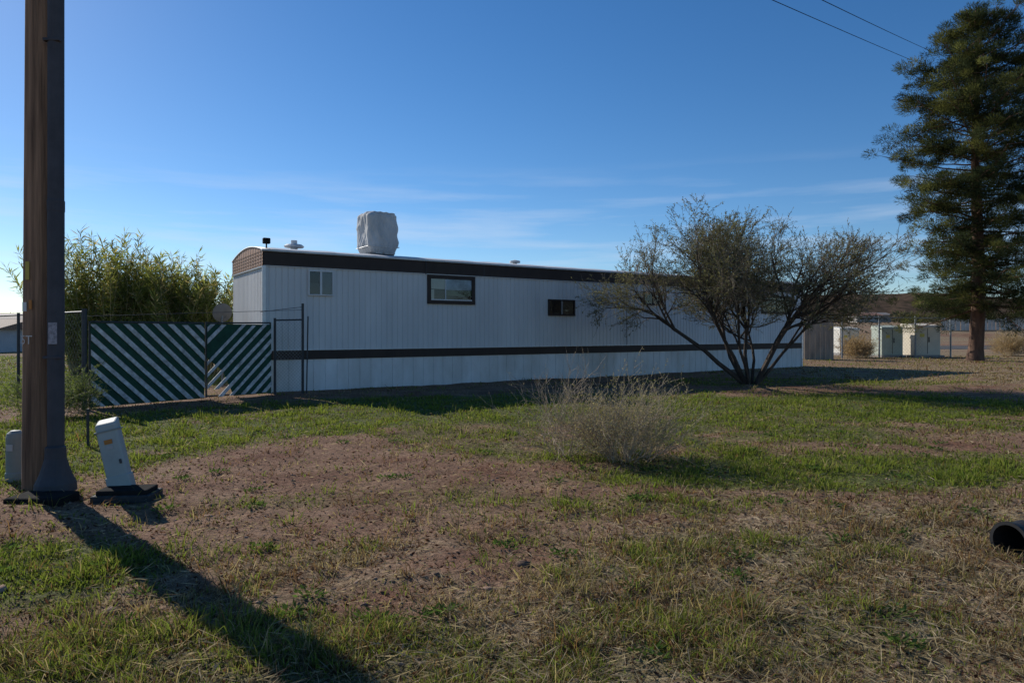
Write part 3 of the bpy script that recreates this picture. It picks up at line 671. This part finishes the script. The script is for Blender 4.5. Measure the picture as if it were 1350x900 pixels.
def house(name,x,y,w,dp,h,rh,cw,cr,z=None,rot=0):
    z=float(hgt(x,y)) if z is None else z; E=empty(name,(x,y,z),rot); wm=M('house_wall',cw,.8,.15,1); rm=M('house_roof',cr,.8,.2,1)
    box('walls',-w/2,w/2,-dp/2,dp/2,-.5,h,wm,E); V=[(-w*.54,-dp*.6,h),(w*.54,-dp*.6,h),(w*.54,dp*.6,h),(-w*.54,dp*.6,h),(-w*.54,0,h+rh),(w*.54,0,h+rh)]
    pyd('roof',V,[(0,1,5,4),(2,3,4,5),(0,4,3),(1,2,5),(0,3,2,1)],rm,E)
    for i in (-.3,.0,.3): box('window_%d'%int(i*10),w*i-.4,w*i+.4,-dp/2-.04,-dp/2,h*.4,h*.7,dsteel,E)
house('distant_house',72,140,5,5,1.4,.6,(.5,.47,.44),(.25,.13,.09)); house('distant_house',92,175,7,6,1.8,.7,(.34,.28,.24),(.2,.18,.17))
house('low_house',-40.5,50,10,6,1.6,.75,(.45,.46,.48),(.22,.13,.09),0); house('distant_house',-75,105,12,7,2.4,1,(.45,.4,.35),(.2,.15,.13))
E=empty('metal_fence'); V=[];Fc=[]
x=71.
while x<135:
    wv=random.uniform(.5,.8); b0=len(V); h=1.9; yb=112+(x-62)*.1; zz=float(hgt(x,yb))-.2; t=random.uniform(0,.5)
    V+=[(x,yb,zz),(x+wv,yb,zz),(x+wv,yb,zz+h+t),(x,yb,zz+h+t*.8)]; Fc.append((b0,b0+1,b0+2,b0+3)); x+=wv+random.uniform(.03,.22)
pyd('slats',V,Fc,M('fence_metal',(.60,.54,.48),.7,.4,.5),E)
def wire(p,q,sag,r=.02):
    n=24;pp=[]
    for i in range(n+1):
        t=i/n; pp.append((p[0]+(q[0]-p[0])*t,p[1]+(q[1]-p[1])*t,p[2]+(q[2]-p[2])*t-4*sag*t*(1-t)))
    return [(*pp[i],*pp[i+1],r,r) for i in range(n)]
tubeobj('power_lines',wire((2.88,15.1,10.04),(38.35,58.8,23.2),.08,.012)+wire((4.95,15.1,9.7),(37.5,58.8,24.97),.08,.012)+wire((22.4,33,20.5),(58,72,29),.4,.014),black)

# ---------------------------------------------------------------- world / sun / camera
w=bpy.data.worlds.new('World'); scene.world=w; w.use_nodes=True; N=w.node_tree.nodes; L=w.node_tree.links
bg=N['Background']; sk=N.new('ShaderNodeTexSky'); sk.sky_type='NISHITA'; sk.sun_disc=False; sk.sun_elevation=SUN_EL; sk.sun_rotation=SUN_AZ%(2*math.pi)
sk.altitude=1300; sk.air_density=1.0; sk.dust_density=.3; sk.ozone_density=2.6
hs_=N.new('ShaderNodeHueSaturation'); hs_.inputs['Saturation'].default_value=1.26; L.new(sk.outputs[0],hs_.inputs['Color'])
tn=N.new('ShaderNodeMix'); tn.data_type='RGBA'; tn.blend_type='MULTIPLY'; tn.inputs[0].default_value=1; tn.inputs[7].default_value=(.95,1.0,1.07,1); L.new(hs_.outputs[0],tn.inputs[6])
tc=N.new('ShaderNodeTexCoord'); mp=N.new('ShaderNodeMapping'); mp.inputs['Scale'].default_value=(2.2,2.2,26); mp.inputs['Rotation'].default_value=(0.02,.03,0); L.new(tc.outputs['Generated'],mp.inputs[0])
no=N.new('ShaderNodeTexNoise'); no.inputs['Scale'].default_value=1.6; no.inputs['Detail'].default_value=9; no.inputs['Roughness'].default_value=.55; L.new(mp.outputs[0],no.inputs['Vector'])
cr=N.new('ShaderNodeValToRGB'); cr.color_ramp.elements[0].position=.47; cr.color_ramp.elements[1].position=.76; L.new(no.outputs['Fac'],cr.inputs[0])
sx=N.new('ShaderNodeSeparateXYZ'); L.new(tc.outputs['Generated'],sx.inputs[0]); bd=N.new('ShaderNodeValToRGB'); e=bd.color_ramp.elements; e[0].position=.04; e[0].color=(0,0,0,1); e[1].position=.24; e[1].color=(0,0,0,1)
k=e.new(.11); k.color=(1,1,1,1); k=e.new(.17); k.color=(.8,.8,.8,1); L.new(sx.outputs['Z'],bd.inputs[0])
mu=N.new('ShaderNodeMath'); mu.operation='MULTIPLY'; L.new(cr.outputs[0],mu.inputs[0]); L.new(bd.outputs[0],mu.inputs[1])
m3=N.new('ShaderNodeMath'); m3.operation='MULTIPLY'; m3.inputs[1].default_value=.46; L.new(mu.outputs[0],m3.inputs[0])
mx=N.new('ShaderNodeMix'); mx.data_type='RGBA'; L.new(m3.outputs[0],mx.inputs[0]); L.new(tn.outputs[2],mx.inputs[6]); mx.inputs[7].default_value=(6.5,7.3,8.6,1)
L.new(mx.outputs[2],bg.inputs[0]); bg.inputs['Strength'].default_value=.105
sd=bpy.data.lights.new('sun','SUN'); sd.energy=5.0; sd.angle=math.radians(.5); sd.color=(1,.95,.87); so=bpy.data.objects.new('sun',sd)
dirv=Vector((math.sin(SUN_AZ)*math.cos(SUN_EL),math.cos(SUN_AZ)*math.cos(SUN_EL),math.sin(SUN_EL))); so.rotation_euler=dirv.to_track_quat('Z','Y').to_euler(); link(so)
cd=bpy.data.cameras.new('camera'); cd.lens=24; cd.sensor_width=36; cd.shift_y=-13/1350; cd.clip_end=5000; cd.clip_start=.05
ca=bpy.data.objects.new('camera',cd); ca.location=(0,0,1.44); ca.rotation_euler=(math.radians(90),0,0); link(ca); scene.camera=ca
